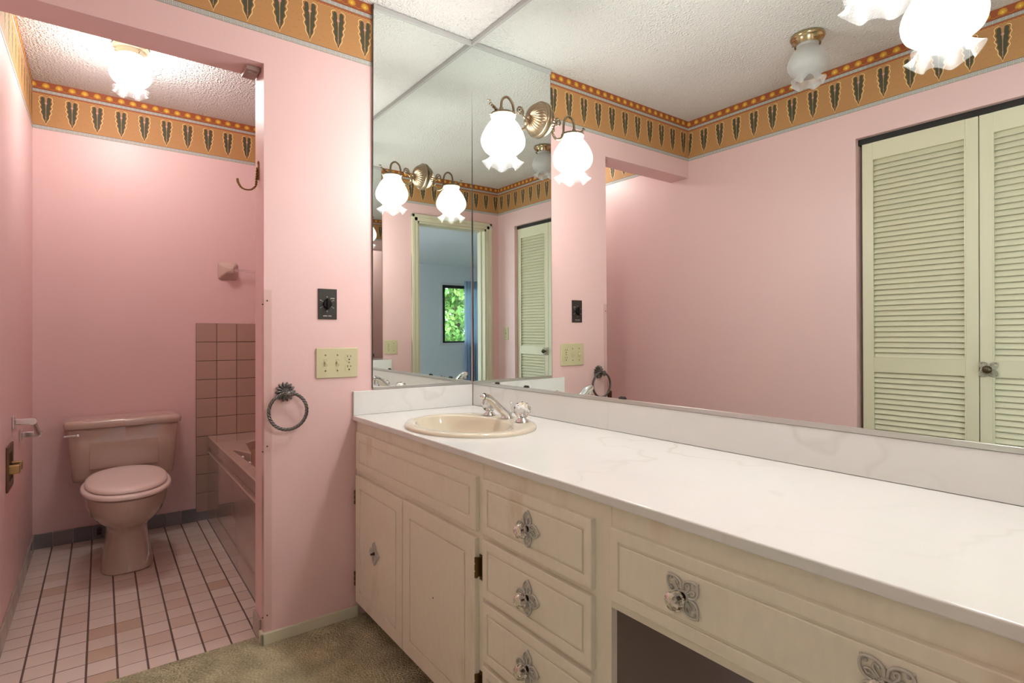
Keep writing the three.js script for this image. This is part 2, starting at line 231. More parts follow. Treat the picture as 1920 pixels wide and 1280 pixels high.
{ const w = new THREE.Group(); w.name = 'window_1'; scene.add(w); struct(w, 'black framed bedroom window with pale surround');
  mesh('surround', join([B(BX - 0.02, BX, WY0 - 0.05, WY0, WZ0 - 0.055, WZ1 + 0.055), B(BX - 0.02, BX, WY1, WY1 + 0.05, WZ0 - 0.055, WZ1 + 0.055), B(BX - 0.02, BX, WY0, WY1, WZ0 - 0.055, WZ0), B(BX - 0.02, BX, WY0, WY1, WZ1, WZ1 + 0.055)]), M(0.6, 0.6, 0.6, 0.5), w);
  const fr = M(0.02, 0.02, 0.022, 0.4);
  mesh('frame', join([B(BX + 0.01, BX + 0.07, WY0, WY0 + 0.035, WZ0, WZ1), B(BX + 0.01, BX + 0.07, WY1 - 0.06, WY1, WZ0, WZ1), B(BX + 0.01, BX + 0.07, WY0, WY1, WZ0, WZ0 + 0.07), B(BX + 0.01, BX + 0.07, WY0, WY1, WZ1 - 0.05, WZ1), B(BX + 0.01, BX + 0.06, WY0, WY1, 5.24, 5.30)]), fr, w);
  mesh('pane', B(BX + 0.035, BX + 0.039, WY0, WY1, WZ0, WZ1), M(1, 1, 1, 0, 0, { transmission: 1, thickness: 0, ior: 1.45 }), w);
  const w2 = new THREE.Group(); w2.name = 'window_2'; scene.add(w2); struct(w2, 'glazed patio door lighting the bedroom');
  mesh('frame', join([B(3.2, 6.6, 2.04, 2.1, BZ0 - 0.08, BZ0 - 0.02), B(3.2, 6.6, 0, 0.06, BZ0 - 0.08, BZ0 - 0.02), B(3.2, 3.26, 0, 2.1, BZ0 - 0.08, BZ0 - 0.02), B(6.54, 6.6, 0, 2.1, BZ0 - 0.08, BZ0 - 0.02), B(4.86, 4.94, 0, 2.1, BZ0 - 0.08, BZ0 - 0.02)]), fr, w2);
  for (const x of [3.26, 4.94]) mesh('pane', B(x, x + 1.6, 0.06, 2.04, BZ0 - 0.052, BZ0 - 0.048), M(1, 1, 1, 0, 0, { transmission: 1, thickness: 0, ior: 1.45 }), w2);
  const g = new THREE.PlaneGeometry(0.42, 2.12, 60, 1), p = g.attributes.position; for (let i = 0; i < p.count; i++) p.setZ(i, Math.sin(p.getX(i) * 95) * 0.022);
  g.computeVertexNormals(); const cu = mesh('curtain', g.rotateY(-Math.PI / 2), M(0.34, 0.44, 0.60, 0.9, 0, { transmission: 0.35, thickness: 0, side: THREE.DoubleSide }), scene, [BX - 0.07, 1.07, 4.98]);
  tag(cu, 'blue grey sheer curtain hanging beside the bedroom window', 'curtain');
  const t = thing('garden_tree', 'leafy green tree outside the bedroom window', 'tree', [11.6, 0, 6.9]);
  mesh('trunk', cyl(0.16, 0.09, 3, [0, 1.5, 0]), M(0.16, 0.11, 0.07, 0.9), t);
  const lg = new THREE.BufferGeometry(); lg.setAttribute('position', new THREE.Float32BufferAttribute([0, 0, 0, 0.035, 0.05, 0.008, 0, 0.13, 0, -0.035, 0.05, 0.008], 3)); lg.setIndex([0, 1, 2, 0, 2, 3]); lg.computeVertexNormals();
  const im = new THREE.InstancedMesh(lg, M(0.16, 0.34, 0.08, 0.7, 0, { side: THREE.DoubleSide, transmission: 0.3, thickness: 0 }), 16000), m4 = new THREE.Matrix4(), qt = new THREE.Quaternion(), e = new THREE.Euler(), col = new THREE.Color();
  for (let i = 0; i < 16000; i++) { const a = rnd() * 6.283, b = Math.acos(2 * rnd() - 1), r = 0.55 + 0.45 * Math.cbrt(rnd()); const k = 0.8 + 0.35 * perlin.noise(a * 2, b * 3, 1);
    e.set(rnd() * 6, rnd() * 6, rnd() * 6); m4.compose(V(Math.sin(b) * Math.cos(a) * 2.0 * r * k, 1.9 + Math.cos(b) * 2.2 * r * k, Math.sin(b) * Math.sin(a) * 2.6 * r * k), qt.setFromEuler(e), V(1, 1, 1).multiplyScalar(0.8 + rnd() * 0.9)); im.setMatrixAt(i, m4); const s = 0.6 + rnd() * 0.8; im.setColorAt(i, col.setRGB(s * (0.8 + 0.5 * rnd()), s, s * 0.9)); }
  im.name = 'foliage'; im.castShadow = im.receiveShadow = true; im.userData.kind = 'stuff'; t.add(im);
  struct(mesh('ground', B(BX + 0.12, 26, -0.3, -0.2, -8, 18), M(0.14, 0.24, 0.07, 1)), 'lawn outside the bedroom window');
}

// ---------- mirrors ----------
function mirror(label, len, pos, yaw, tilt, x0, seam) {   // local: length along +x, faces +z, pivot at its lower edge
  const o = thing('wall_mirror', label, 'mirror', pos); o.rotation.order = 'YXZ'; o.rotation.set(tilt, yaw, 0);
  mesh('glass', B(x0, len, 0, H - 0.9 - 0.006, -0.005, 0), mirrorMat, o);
  for (const x of [x0 - 0.0012, len]) mesh('edge', B(x, x + 0.0012, 0, H - 0.906, -0.0055, 0.0003), M(0.03, 0.04, 0.035, 0.2), o);
  mesh('bottom_channel', join([B(x0, len, -0.008, 0.004, -0.006, 0.0045, 0.001)]), alu, o);
  mesh('top_channel', B(x0, len, 1.517, 1.538, -0.006, 0.006, 0.0015), M(0.5, 0.5, 0.49, 0.4), o);
  if (seam) mesh('seam', B(-0.004, x0 - 0.001, 0, 1.53, -0.006, -0.003), M(0.2, 0.2, 0.19, 0.6), o);
  return o;
}
const bigMirror = mirror('large frameless mirror spanning the wall above the long vanity counter', LX - 0.012, [0, 0.9, 0], 0, 0.0061, 0.012, true);
mirror('narrow mirror panel on the partition beside the switch plate', 0.468, [0.006, 0.9, 0.476], Math.PI / 2, 0.005, 0, false);
mirror('narrow mirror panel on the entry wall at the far end of the vanity', 0.468, [LX - 0.006, 0.9, 0.008], -Math.PI / 2, 0.003, 0, false);
for (const x of [0.2, 0.4, 0.9]) mesh('mirror_clip', join([B(x - 0.014, x + 0.014, 0.0045, 0.0095, -0.002, 0.004, 0.001), B(x - 0.009, x + 0.012, 0.009, 0.0125, 0, 0.003, 0.001)]), dark, bigMirror);

// ---------- lamps ----------
const shadeProfile = [[0.036, 0.094], [0.043, 0.092], [0.0445, 0.083], [0.0415, 0.073], [0.046, 0.066], [0.060, 0.045], [0.073, 0.018], [0.0805, -0.008], [0.079, -0.03], [0.070, -0.05], [0.056, -0.064], [0.0445, -0.075]].map(p => new THREE.Vector2(...p));
const shadeGeo = new THREE.LatheGeometry(new THREE.SplineCurve(shadeProfile).getPoints(44), 48);
{ const p = shadeGeo.attributes.position; for (let i = 0; i < p.count; i++) { const a = Math.atan2(p.getZ(i), p.getX(i)), y = p.getY(i), k = 1 + (y < 0.065 && y > -0.07 ? 0.008 * Math.cos(a * 12) : 0); p.setX(i, p.getX(i) * k); p.setZ(i, p.getZ(i) * k); } shadeGeo.computeVertexNormals(); }
const skirtGeo = new THREE.BufferGeometry();
{ const pos = [], idx = [], n = 120, m = 18; for (let j = 0; j <= m; j++) for (let i = 0; i <= n; i++) { const t = j / m, a = i / n * Math.PI * 2, c = Math.cos(6 * a); const hob = 0.0011 * Math.max(0, Math.sin(a * 36)) * Math.max(0, Math.sin(t * 22)) * (t < 0.8 ? 1 : 0);
    const r = 0.044 + 0.005 * t + t ** 1.7 * (0.017 + 0.010 * c) + hob + (t > 0.93 ? 0.001 : 0); pos.push(Math.cos(a) * r, -0.074 - t * 0.028 - t * t * (0.010 - 0.0125 * c), Math.sin(a) * r); }
  for (let j = 0; j < m; j++) for (let i = 0; i < n; i++) { const a = j * (n + 1) + i; idx.push(a, a + 1, a + n + 1, a + 1, a + n + 2, a + n + 1); }
  skirtGeo.setAttribute('position', new THREE.Float32BufferAttribute(pos, 3)); skirtGeo.setIndex(idx); skirtGeo.computeVertexNormals(); }
shadeGeo.scale(1, 0.88, 1); skirtGeo.scale(1, 0.88, 1);
const litGlass = M(0.95, 0.95, 0.93, 0.4, 0, { emissive: lin(1, 0.985, 0.955), emissiveIntensity: 0.8, side: THREE.DoubleSide });
const frosted = M(0.80, 0.80, 0.79, 0.45, 0, { transmission: 0.5, thickness: 0, side: THREE.DoubleSide });
const skirtGlass = M(0.97, 0.98, 1, 0.2, 0, { transmission: 0.9, thickness: 0, side: THREE.DoubleSide, ior: 1.5 });
function shade(parent, lit, y, power = LAMP) {
  const s = mesh('shade', shadeGeo, lit ? litGlass : frosted, parent, [0, y, 0]); s.userData.label = lit ? 'glowing white opal glass shade' : 'unlit frosted glass shade';
  const k = mesh('ruffled_skirt', skirtGeo, lit ? skirtGlass : M(0.86, 0.87, 0.87, 0.5, 0, { transmission: 0.6, thickness: 0, side: THREE.DoubleSide }), s); k.userData.label = 'clear ruffled hobnail glass rim';
  if (lit) { const l = new THREE.PointLight(lin(1, 0.975, 0.94), power); l.castShadow = true; l.shadow.radius = 3; l.position.set(0, y + 0.004, 0); parent.add(l); }
  return s;
}
function sconce(x, label) {
  const o = thing('wall_sconce', label, 'wall lamp', [x, 1.934, 0.006], 'sconces on the large mirror');
  // fluted dome backplate, axis along z
  const dome = new THREE.LatheGeometry(new THREE.SplineCurve([[0.0005, 0.05], [0.02, 0.048], [0.042, 0.038], [0.056, 0.022], [0.0615, 0.012], [0.0655, 0.011], [0.067, 0.006], [0.064, 0.0]].map(p => new THREE.Vector2(...p))).getPoints(28), 336);
  { const p = dome.attributes.position; for (let i = 0; i < p.count; i++) { const r = Math.hypot(p.getX(i), p.getZ(i)), a = Math.atan2(p.getZ(i), p.getX(i)); if (r < 0.058 && r > 0.008) p.setY(i, p.getY(i) + 0.0046 * Math.abs(Math.cos(a * 14)) * Math.min(1, r / 0.03)); } dome.computeVertexNormals(); }
  mesh('backplate', dome.rotateX(Math.PI / 2), oldBrass, o);
  const dy = -1.934, L = p => [0, p[0] + dy, p[1] - 0.006];
  mesh('arm', tube([[1.934, 0.052], [1.912, 0.068], [1.888, 0.078], [1.879, 0.093], [1.886, 0.115], [1.91, 0.128], [1.945, 0.131], [1.97, 0.140], [1.982, 0.159], [1.972, 0.179], [1.95, 0.186], [1.921, 0.186]].map(L), 0.0048, 70), oldBrass, o);
  const sc = []; for (let k = 0; k <= 26; k++) { const a = -0.9 + k * 0.36, r = 0.019 * (1 - k / 34); sc.push([0, 1.946 + dy + Math.sin(a) * r, 0.095 + Math.cos(a) * r * -0.9]); }
  mesh('scroll', join([tube([[0, -0.004, 0.05], [0, -0.012, 0.068], [0, -0.004, 0.079], ...sc], 0.0034, 110, 8), ball(0.012, [0, -0.022, 0.066], 0.7, 1.5, 0.7), ball(0.010, [0, -0.002, 0.055])]), oldBrass, o);
  const leaf = []; for (let k = 0; k < 6; k++) leaf.push(ball(0.0085 - k * 0.0006, [0, -0.016 + k * 0.0045, 0.19 + k * 0.0075], 0.8 + 0.5 * (k % 2), 0.75, 0.9, 12));
  mesh('leaf_finial', join([...leaf, cyl(0.010, 0.007, 0.022, [0, -0.008, 0.18]), cyl(0.004, 0.002, 0.012, [0, 0.017, 0.236], 'z', 8)]), oldBrass, o);
  const lamp = new THREE.Group(); lamp.name = 'lamp_head'; lamp.position.set(0, -0.104, 0.172); o.add(lamp);
  const gal = new THREE.LatheGeometry([[0.001, 0.102], [0.03, 0.101], [0.046, 0.096], [0.0475, 0.088], [0.0465, 0.088], [0.044, 0.095], [0.001, 0.099]].map(p => new THREE.Vector2(...p)), 40).scale(1, 0.88, 1);
  mesh('gallery', join([gal, ...[0.4, 2.5, 4.6].map(a => cyl(0.0022, 0.0022, 0.014, [0, 0, 0], 'x', 8).translate(0.051, 0.0762, 0).rotateY(a))]), oldBrass, lamp);
  shade(lamp, true, 0);
  return o;
}
sconce(0.488, 'brass wall sconce with glowing tulip shade above the sink end of the mirror');
sconce(1.700, 'brass wall sconce with glowing tulip shade over the long end of the counter');
function ceilingLamp(x, z, lit, label, ringMat) {
  const o = thing('ceiling_lamp', label, 'ceiling lamp', [x, H, z]);
  mesh('canopy', new THREE.LatheGeometry([[0.001, -0.001], [0.070, -0.001], [0.072, -0.010], [0.066, -0.020], [0.056, -0.024], [0.054, -0.044], [0.050, -0.044], [0.05, -0.022], [0.001, -0.02]].map(p => new THREE.Vector2(...p)), 48), ringMat, o);
  for (const a of [0.6, 2.7, 4.8]) mesh('set_screw', cyl(0.003, 0.003, 0.014, [0, 0, 0], 'x', 8).translate(0.056, -0.036, 0).rotateY(a), oldBrass, o);
  shade(o, lit, -0.116, LAMP * 0.92).scale.set(1.03, 1.0, 1.03);
}
ceilingLamp(-0.97, 1.24, true, 'glowing glass ceiling lamp over the toilet alcove', M(0.72, 0.62, 0.42, 0.35, 0.6));
ceilingLamp(0.93, 1.205, false, 'unlit frosted glass ceiling lamp with brass canopy', M(0.6, 0.48, 0.28, 0.2, 1));

// ---------- vanity ----------
const ringShape = (x0, x1, y0, y1) => { const s = new THREE.Shape(); s.moveTo(x0, y0); s.lineTo(x1, y0); s.lineTo(x1, y1); s.lineTo(x0, y1); s.closePath(); return s; };
function frontGeo(x0, x1, y0, y1, ix = 0.034, iy = ix) {   // slab with a routed groove between rim and centre panel
  const rim = ringShape(x0, x1, y0, y1), gw = 0.005; rim.holes.push(ringShape(x0 + ix, x1 - ix, y0 + iy, y1 - iy));
  const opt = { depth: 0.0022, bevelEnabled: true, bevelThickness: 0.0018, bevelSize: 0.0018, bevelOffset: -0.0018, bevelSegments: 2 };
  const a = new THREE.ExtrudeGeometry(rim, opt).translate(0, 0, ZF + 0.0095), b = new THREE.ExtrudeGeometry(ringShape(x0 + ix + gw, x1 - ix - gw, y0 + iy + gw, y1 - iy - gw), opt).translate(0, 0, ZF + 0.0095);
  return uvMetres(join([B(x0, x1, y0, y1, ZF, ZF + 0.0095), a, b]));
}
const plateGeo = (() => {                                    // pierced four-lobed backplate in the xy plane, lobes on the axes
  const list = []; const T = (pts, r) => tube(pts.map(([x, y]) => [x, y, 0.0042]), r * 1.15, 20, 6);
  for (let k = 0; k < 4; k++) { const a = k * Math.PI / 2, R = (x, y) => [x * Math.cos(a) - y * Math.sin(a), x * Math.sin(a) + y * Math.cos(a)];
    list.push(T([[0.008, 0.010], [0.014, 0.019], [0.012, 0.030], [0, 0.040], [-0.012, 0.030], [-0.014, 0.019], [-0.008, 0.010]].map(p => R(...p)), 0.0019));
    for (const s of [-1, 1]) list.push(T([[s * 0.001, 0.012], [s * 0.003, 0.024], [s * 0.008, 0.027], [s * 0.0095, 0.021], [s * 0.006, 0.019]].map(p => R(...p)), 0.0014));
    const q = R(0, 0.0335); list.push(ball(0.0026, [q[0], q[1], 0.002], 1, 1, 1, 10)); const t = R(0, 0.0415); list.push(ball(0.0022, [t[0], t[1], 0.002], 1, 1, 1, 10));
  }
  list.push(new THREE.TorusGeometry(0.0095, 0.003, 8, 28).translate(0, 0, 0.002)); return join(list);
})();
const platePaint = M(0.58, 0.55, 0.50, 0.3), glassKnob = M(0.98, 0.98, 0.97, 0.04, 0, { transmission: 1, thickness: 0.03, ior: 1.38 });
const knobGeo = (() => { const g = new THREE.LatheGeometry([[0.001, 0.038], [0.008, 0.0375], [0.0145, 0.033], [0.0172, 0.026], [0.0165, 0.019], [0.012, 0.013], [0.0075, 0.0105], [0.001, 0.010]].map(p => new THREE.Vector2(...p)), 28); return flat(g).rotateX(Math.PI / 2); })(); knobGeo.computeVertexNormals();
function pull(front, x, y, turn, noKnob) {
  const p = mesh('backplate', plateGeo, platePaint, front, [x, y, ZF + 0.0125]); p.rotation.z = turn; p.userData.label = 'pierced filigree backplate';
  mesh('stem', join([cyl(0.0065, 0.0065, 0.003, [x, y, ZF + 0.0155], 'z', 16), cyl(0.0035, 0.0035, 0.016, [x, y, ZF + 0.022], 'z', 12)]), M(0.06, 0.045, 0.03, 0.4, 0.7), front);
  if (!noKnob) { const k = mesh('knob', knobGeo, glassKnob, front, [x, y - 0.001, ZF + 0.013]); k.userData.label = 'clear glass knob'; }
}
function hinge(front, x, y, side) { mesh('hinge', join([B(x - 0.006, x + 0.006, y - 0.024, y + 0.024, ZF - 0.001, ZF + 0.014, 0.002), ...[-0.02, 0, 0.02].map(d => cyl(0.0045, 0.0045, 0.013, [x, y + d, ZF + 0.013], 'y', 12)), ...(side > 0 ? [B(x, x + 0.016, y - 0.034, y + 0.034, ZF, ZF + 0.0025, 0.001), ball(0.003, [x + 0.009, y + 0.028, ZF + 0.003]), ball(0.003, [x + 0.009, y - 0.028, ZF + 0.003])] : [])]), M(0.16, 0.105, 0.04, 0.4, 0.9), front).userData.label = 'darkened brass hinge'; }
const D45 = Math.PI / 4;
{ // sink base
  const o = thing('sink_cabinet', 'cream painted sink cabinet with two doors under the basin', 'cabinet');
  mesh('body', uvMetres(join([B(0.001, 0.9015, 0.062, HC - 0.0215, ZF - 0.016, ZF), B(0.001, 0.016, 0.062, HC - 0.0215, 0.0, ZF - 0.016), B(0.886, 0.9015, 0.062, HC - 0.0215, 0.0, ZF - 0.016), B(0.001, 0.9015, 0.062, 0.078, 0, ZF - 0.016), B(0.001, 0.9015, 0.0065, 0.062, 0.40, 0.416)])), cabPaint, o);
  const ff = mesh('false_drawer_front', frontGeo(0.026, 0.882, 0.590, 0.734, 0.03), cabPaint, o);
  const d1 = mesh('door', frontGeo(0.022, 0.436, 0.072, 0.566, 0.046), cabPaint, o); pull(d1, 0.212, 0.318, 0, true); hinge(d1, 0.017, 0.478, -1); hinge(d1, 0.017, 0.16, -1);
  const d2 = mesh('door', frontGeo(0.441, 0.879, 0.072, 0.570, 0.050), cabPaint, o); hinge(d2, 0.884, 0.494, 1); hinge(d2, 0.884, 0.184, 1);
  mesh('screw_hole', cyl(0.0025, 0.0025, 0.002, [0.649, 0.324, ZF + 0.0132], 'z', 10), dark, d2);
}
{ const o = thing('drawer_cabinet', 'cream painted cabinet with a stack of four drawers beside the knee space', 'cabinet');
  mesh('body', uvMetres(join([B(0.9025, 1.355, 0.062, HC - 0.0215, ZF - 0.016, ZF), B(0.9025, 1.355, 0.062, 0.078, 0, ZF - 0.016), B(0.9025, 1.355, 0.0065, 0.062, 0.40, 0.416)])), cabPaint, o);
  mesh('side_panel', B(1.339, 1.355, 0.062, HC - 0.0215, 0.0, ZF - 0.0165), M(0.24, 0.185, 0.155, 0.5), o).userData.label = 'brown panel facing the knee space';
  for (const [y0, y1] of [[0.592, 0.735], [0.428, 0.577], [0.262, 0.414], [0.098, 0.248]]) { const f = mesh('drawer_front', frontGeo(0.914, 1.311, y0, y1, 0.021, 0.024), cabPaint, o); pull(f, 1.106, (y0 + y1) / 2 - 0.004, 0); }
}
{ const o = thing('vanity_desk_unit', 'cream painted wide drawer unit above the open knee space', 'cabinet');
  mesh('body', uvMetres(join([B(1.356, 2.098, 0.571, HC - 0.0215, ZF - 0.016, ZF), B(1.356, 2.098, 0.571, 0.579, 0.02, ZF - 0.016), B(2.083, 2.098, 0.0065, HC - 0.0215, 0.0, ZF)])), cabPaint, o);
  const f = mesh('drawer_front', frontGeo(1.362, 2.007, 0.592, 0.734, 0.021, 0.024), cabPaint, o); pull(f, 1.532, 0.664, D45); pull(f, 1.836, 0.664, D45);
}
{ // counter with oval cut-out
  const s = ringShape(0.001, 2.099, 0.001, 0.557), h = new THREE.Path(); h.absellipse(0.49, 0.322, 0.245, 0.207, 0, Math.PI * 2); s.holes.push(h);
  const g = new THREE.ExtrudeGeometry(s, { depth: 0.0135, bevelEnabled: true, bevelThickness: 0.0035, bevelSize: 0.0035, bevelOffset: -0.0035, bevelSegments: 3, curveSegments: 64 }).rotateX(Math.PI / 2).translate(0, HC - 0.0035, 0);
  tag(mesh('countertop', uvMetres(g), marble), 'long white cultured marble vanity countertop with faint veins', 'countertop');
  tag(mesh('backsplash', uvMetres(B(0.0135, 2.086, HC + 0.0003, HS, -0.018, 0.003, 0.002)), marble), 'long marble backsplash below the large mirror', 'backsplash');
  tag(mesh('side_splash', uvMetres(B(0.0005, 0.0125, HC + 0.0003, HS, 0.004, 0.557, 0.002)), marble), 'short marble side splash on the partition below the narrow mirror', 'backsplash');
  tag(mesh('side_splash', uvMetres(B(LX - 0.0125, LX - 0.0005, HC + 0.0003, HS, 0.004, 0.557, 0.002)), marble), 'short marble side splash on the entry wall', 'backsplash');
}
{ const o = thing('sink_basin', 'oval beige drop-in sink basin with a raised rim', 'sink', [0.49, HC, 0.322]);
  const R = (y, a, b, dx = 0, dz = 0) => ({ c: [dx, dz], y, af: a, b }), bm = M(0.70, 0.62, 0.49, 0.08, 0, { clearcoat: 0.5, clearcoatRoughness: 0.03, side: THREE.DoubleSide });
  mesh('basin', loft([R(0.0003, 0.254, 0.216), R(0.006, 0.2545, 0.2165), R(0.011, 0.250, 0.212), R(0.0135, 0.240, 0.202), R(0.0125, 0.222, 0.176, -0.005, 0.012), R(0.011, 0.210, 0.152, -0.010, 0.022), R(0.006, 0.203, 0.145, -0.012, 0.024), R(-0.01, 0.198, 0.140, -0.012, 0.024), R(-0.05, 0.178, 0.122, -0.012, 0.022), R(-0.10, 0.13, 0.09, -0.012, 0.018), R(-0.128, 0.07, 0.05, -0.012, 0.014), R(-0.134, 0.025, 0.025, -0.012, 0.012)], 72, false), bm, o);
  mesh('drain', join([cyl(0.024, 0.024, 0.004, [-0.012, -0.131, 0.012]), cyl(0.012, 0.012, 0.006, [-0.012, -0.128, 0.012])]), chrome, o);
}
{ const o = thing('basin_faucet', 'chrome widespread faucet with clear globe handles on the sink rim', 'faucet', [0.49, HC + 0.0139, 0.165]);
  const pts = [[0, 0.008, -0.004], [0, 0.018, 0.008], [0, 0.036, 0.03], [0, 0.060, 0.058], [0, 0.078, 0.082], [0, 0.083, 0.1]];
  const sp = tube(pts, 0.0135, 40, 14); sp.scale(1.15, 1, 1);
  mesh('spout', join([sp, ball(0.0132, [0, 0.0825, 0.1], 1, 0.85, 1), cyl(0.010, 0.0105, 0.022, [0, 0.066, 0.094]), cyl(0.024, 0.020, 0.008, [0, 0.003, -0.004]), cyl(0.020, 0.013, 0.012, [0, 0.012, -0.002]), cyl(0.0025, 0.0025, 0.04, [0, 0.028, -0.022]), ball(0.0065, [0, 0.05, -0.022])]), chrome, o);
  for (const x of [-0.102, 0.102]) { const h = mesh('handle', join([cyl(0.025, 0.022, 0.006, [x, 0.003, 0.006]), cyl(0.018, 0.014, 0.008, [x, 0.009, 0.006]), cyl(0.007, 0.006, 0.02, [x, 0.022, 0.006])]), chrome, o);
    const gl = mesh('globe', new THREE.IcosahedronGeometry(0.031, 1).scale(1, 0.95, 1), acrylic, h, [x, 0.04, 0.006]); gl.geometry.computeVertexNormals(); gl.userData.label = 'clear faceted acrylic globe handle'; }
}
// ---------- partition fittings ----------
function wallPlate(label, kinds, y, zc, hgt, xw, face, zFace) {   // face: 'x+' partition, 'x-' entry wall, 'z-' long wall
  const o = thing('switch_plate', label, 'switch plate'), w = 0.024 + kinds.length * 0.046;
  const col = M(0.60, 0.55, 0.34, 0.35);
  const lg = []; mesh('plate', new RoundedBoxGeometry(w, hgt, 0.006, 3, 0.0028).translate(0, 0, 0.003), col, o);
  kinds.forEach((k, i) => { const x = (i - (kinds.length - 1) / 2) * 0.046;
    if (k === 't') { mesh('toggle', join([B(x - 0.0055, x + 0.0055, -0.012, 0.012, 0.006, 0.0065), B(x - 0.004, x + 0.004, -0.003, 0.006, 0.006, 0.015, 0.0015).rotateX(0)]), M(0.62, 0.57, 0.36, 0.3), o); mesh('slot', join([B(x - 0.0062, x + 0.0062, -0.0125, 0.0125, 0.0055, 0.0062)]), dark, o);
      for (const s of [-1, 1]) mesh('screw', cyl(0.0032, 0.0032, 0.001, [x, s * 0.03, 0.0062], 'z', 12), M(0.2, 0.17, 0.1, 0.4, 0.8), o); }
    else { for (const s of [-1, 1]) { mesh('receptacle', join([cyl(0.0165, 0.0165, 0.0012, [x, s * 0.0195, 0.0063], 'z', 24)]), col, o);
        mesh('slot', join([B(x - 0.0075, x - 0.005, s * 0.0195 + 0.001, s * 0.0195 + 0.009, 0.0066, 0.0072), B(x + 0.005, x + 0.0075, s * 0.0195 + 0.002, s * 0.0195 + 0.008, 0.0066, 0.0072), cyl(0.003, 0.003, 0.0008, [x, s * 0.0195 - 0.0075, 0.0068], 'z', 10)]), dark, o); }
      mesh('screw', cyl(0.0028, 0.0028, 0.001, [x, 0, 0.0062], 'z', 12), M(0.2, 0.17, 0.1, 0.4, 0.8), o); }
  });
  if (face === 'x+') { o.position.set(zFace, y, zc); o.rotation.y = Math.PI / 2; }
  if (face === 'x-') { o.position.set(zFace, y, zc); o.rotation.y = -Math.PI / 2; }
  if (face === 'z-') { o.position.set(zc, y, zFace); o.rotation.y = Math.PI; }
  return o;
}
wallPlate('ivory plate with two toggles and an outlet on the partition', ['t', 't', 'o'], 1.005, 0.619, 0.115, 0, 'x+', 0.0002);
wallPlate('ivory plate with an outlet and a toggle on the entry wall', ['o', 't'], 0.991, 0.55, 0.115, 0, 'x-', LX - 0.0002);
wallPlate('ivory single toggle plate between the closet and the doorway', ['t'], 1.094, 1.978, 0.115, 0, 'z-', LZ - 0.0002);
{ const o = thing('timer_switch', 'dark brown fan timer switch with a black dial on the partition', 'timer switch', [0.0002, 1.2305, 0.656]); o.rotation.y = Math.PI / 2;
  mesh('plate', B(-0.036, 0.036, -0.058, 0.058, 0, 0.004, 0.0015), M(0.045, 0.032, 0.026, 0.35), o);
  const f = new THREE.PlaneGeometry(0.069, 0.112); mesh('printed_face', f, M(1, 1, 1, 0.35, 0, { map: timerTex }), o, [0, 0, 0.0043]).userData.label = 'white dial print on a dark face';
  mesh('dial', join([cyl(0.0165, 0.015, 0.012, [-0.002, 0, 0.0105], 'z', 28), B(-0.006, 0.002, -0.022, 0.022, 0.006, 0.024, 0.003)]), M(0.006, 0.006, 0.007, 0.18), o);
}
{ const o = thing('towel_ring', 'pewter towel ring with twisted rope ring on the partition', 'towel ring', [0, 0.905, 0.811]); o.rotation.y = Math.PI / 2;
  const pet = []; for (let k = 0; k < 14; k++) pet.push(ball(0.0085, [0.024, 0, 0.005], 1.5, 0.62, 0.8, 12).rotateZ(k * Math.PI / 7));
  mesh('rosette', join([...pet, cyl(0.026, 0.02, 0.008, [0, 0, 0.004], 'z', 28), cyl(0.008, 0.008, 0.036, [0, -0.004, 0.026], 'z', 14)]), pewter, o);
  const kn = []; for (let k = 0; k < 12; k++) kn.push(ball(0.004, [0.012, 0, 0], 1, 0.7, 1.1, 8).rotateZ(k * Math.PI / 6).translate(0, -0.006, 0.046));
  mesh('knob', join([...kn, ball(0.013, [0, -0.006, 0.044], 1, 1, 0.6)]), pewter, o);
  const R = 0.066, strands = []; for (let s = 0; s < 3; s++) { const pts = []; for (let i = 0; i <= 180; i++) { const a = Math.PI / 2 + i / 180 * Math.PI * 2, t = i / 180 * Math.PI * 2 * 12 + s * 2.094; pts.push(V(Math.cos(a) * (R + 0.0032 * Math.cos(t)), Math.sin(a) * (R + 0.0032 * Math.cos(t)) - 0.069, 0.03 + 0.0032 * Math.sin(t))); } strands.push(new THREE.TubeGeometry(new THREE.CatmullRomCurve3(pts), 260, 0.0034, 6)); }
  mesh('ring', join(strands), pewter, o).rotation.z = 0.05;
}
{ const o = thing('corner_guard', 'clear plastic corner guard nailed on the partition edge', 'corner guard', [0, 0, ZP]);
  mesh('strip', join([B(0.0002, 0.0016, 0.05, 1.274, -0.026, 0.0016), B(-0.026, 0.0016, 0.05, 1.274, 0.0002, 0.0016)]), M(0.97, 0.96, 0.95, 0.12, 0, { transmission: 1, thickness: 0, ior: 1.15 }), o);
  for (const [x, y, z] of [[0.0016, 1.235, -0.011], [0.0016, 0.712, -0.011], [0.0016, 0.105, -0.011], [-0.012, 1.222, 0.0016], [-0.012, 0.692, 0.0016], [-0.012, 0.095, 0.0016]]) mesh('nail', ball(0.0026, [x, y, z], 1, 1, 1, 10), M(0.05, 0.03, 0.02, 0.4, 0.6), o);
}
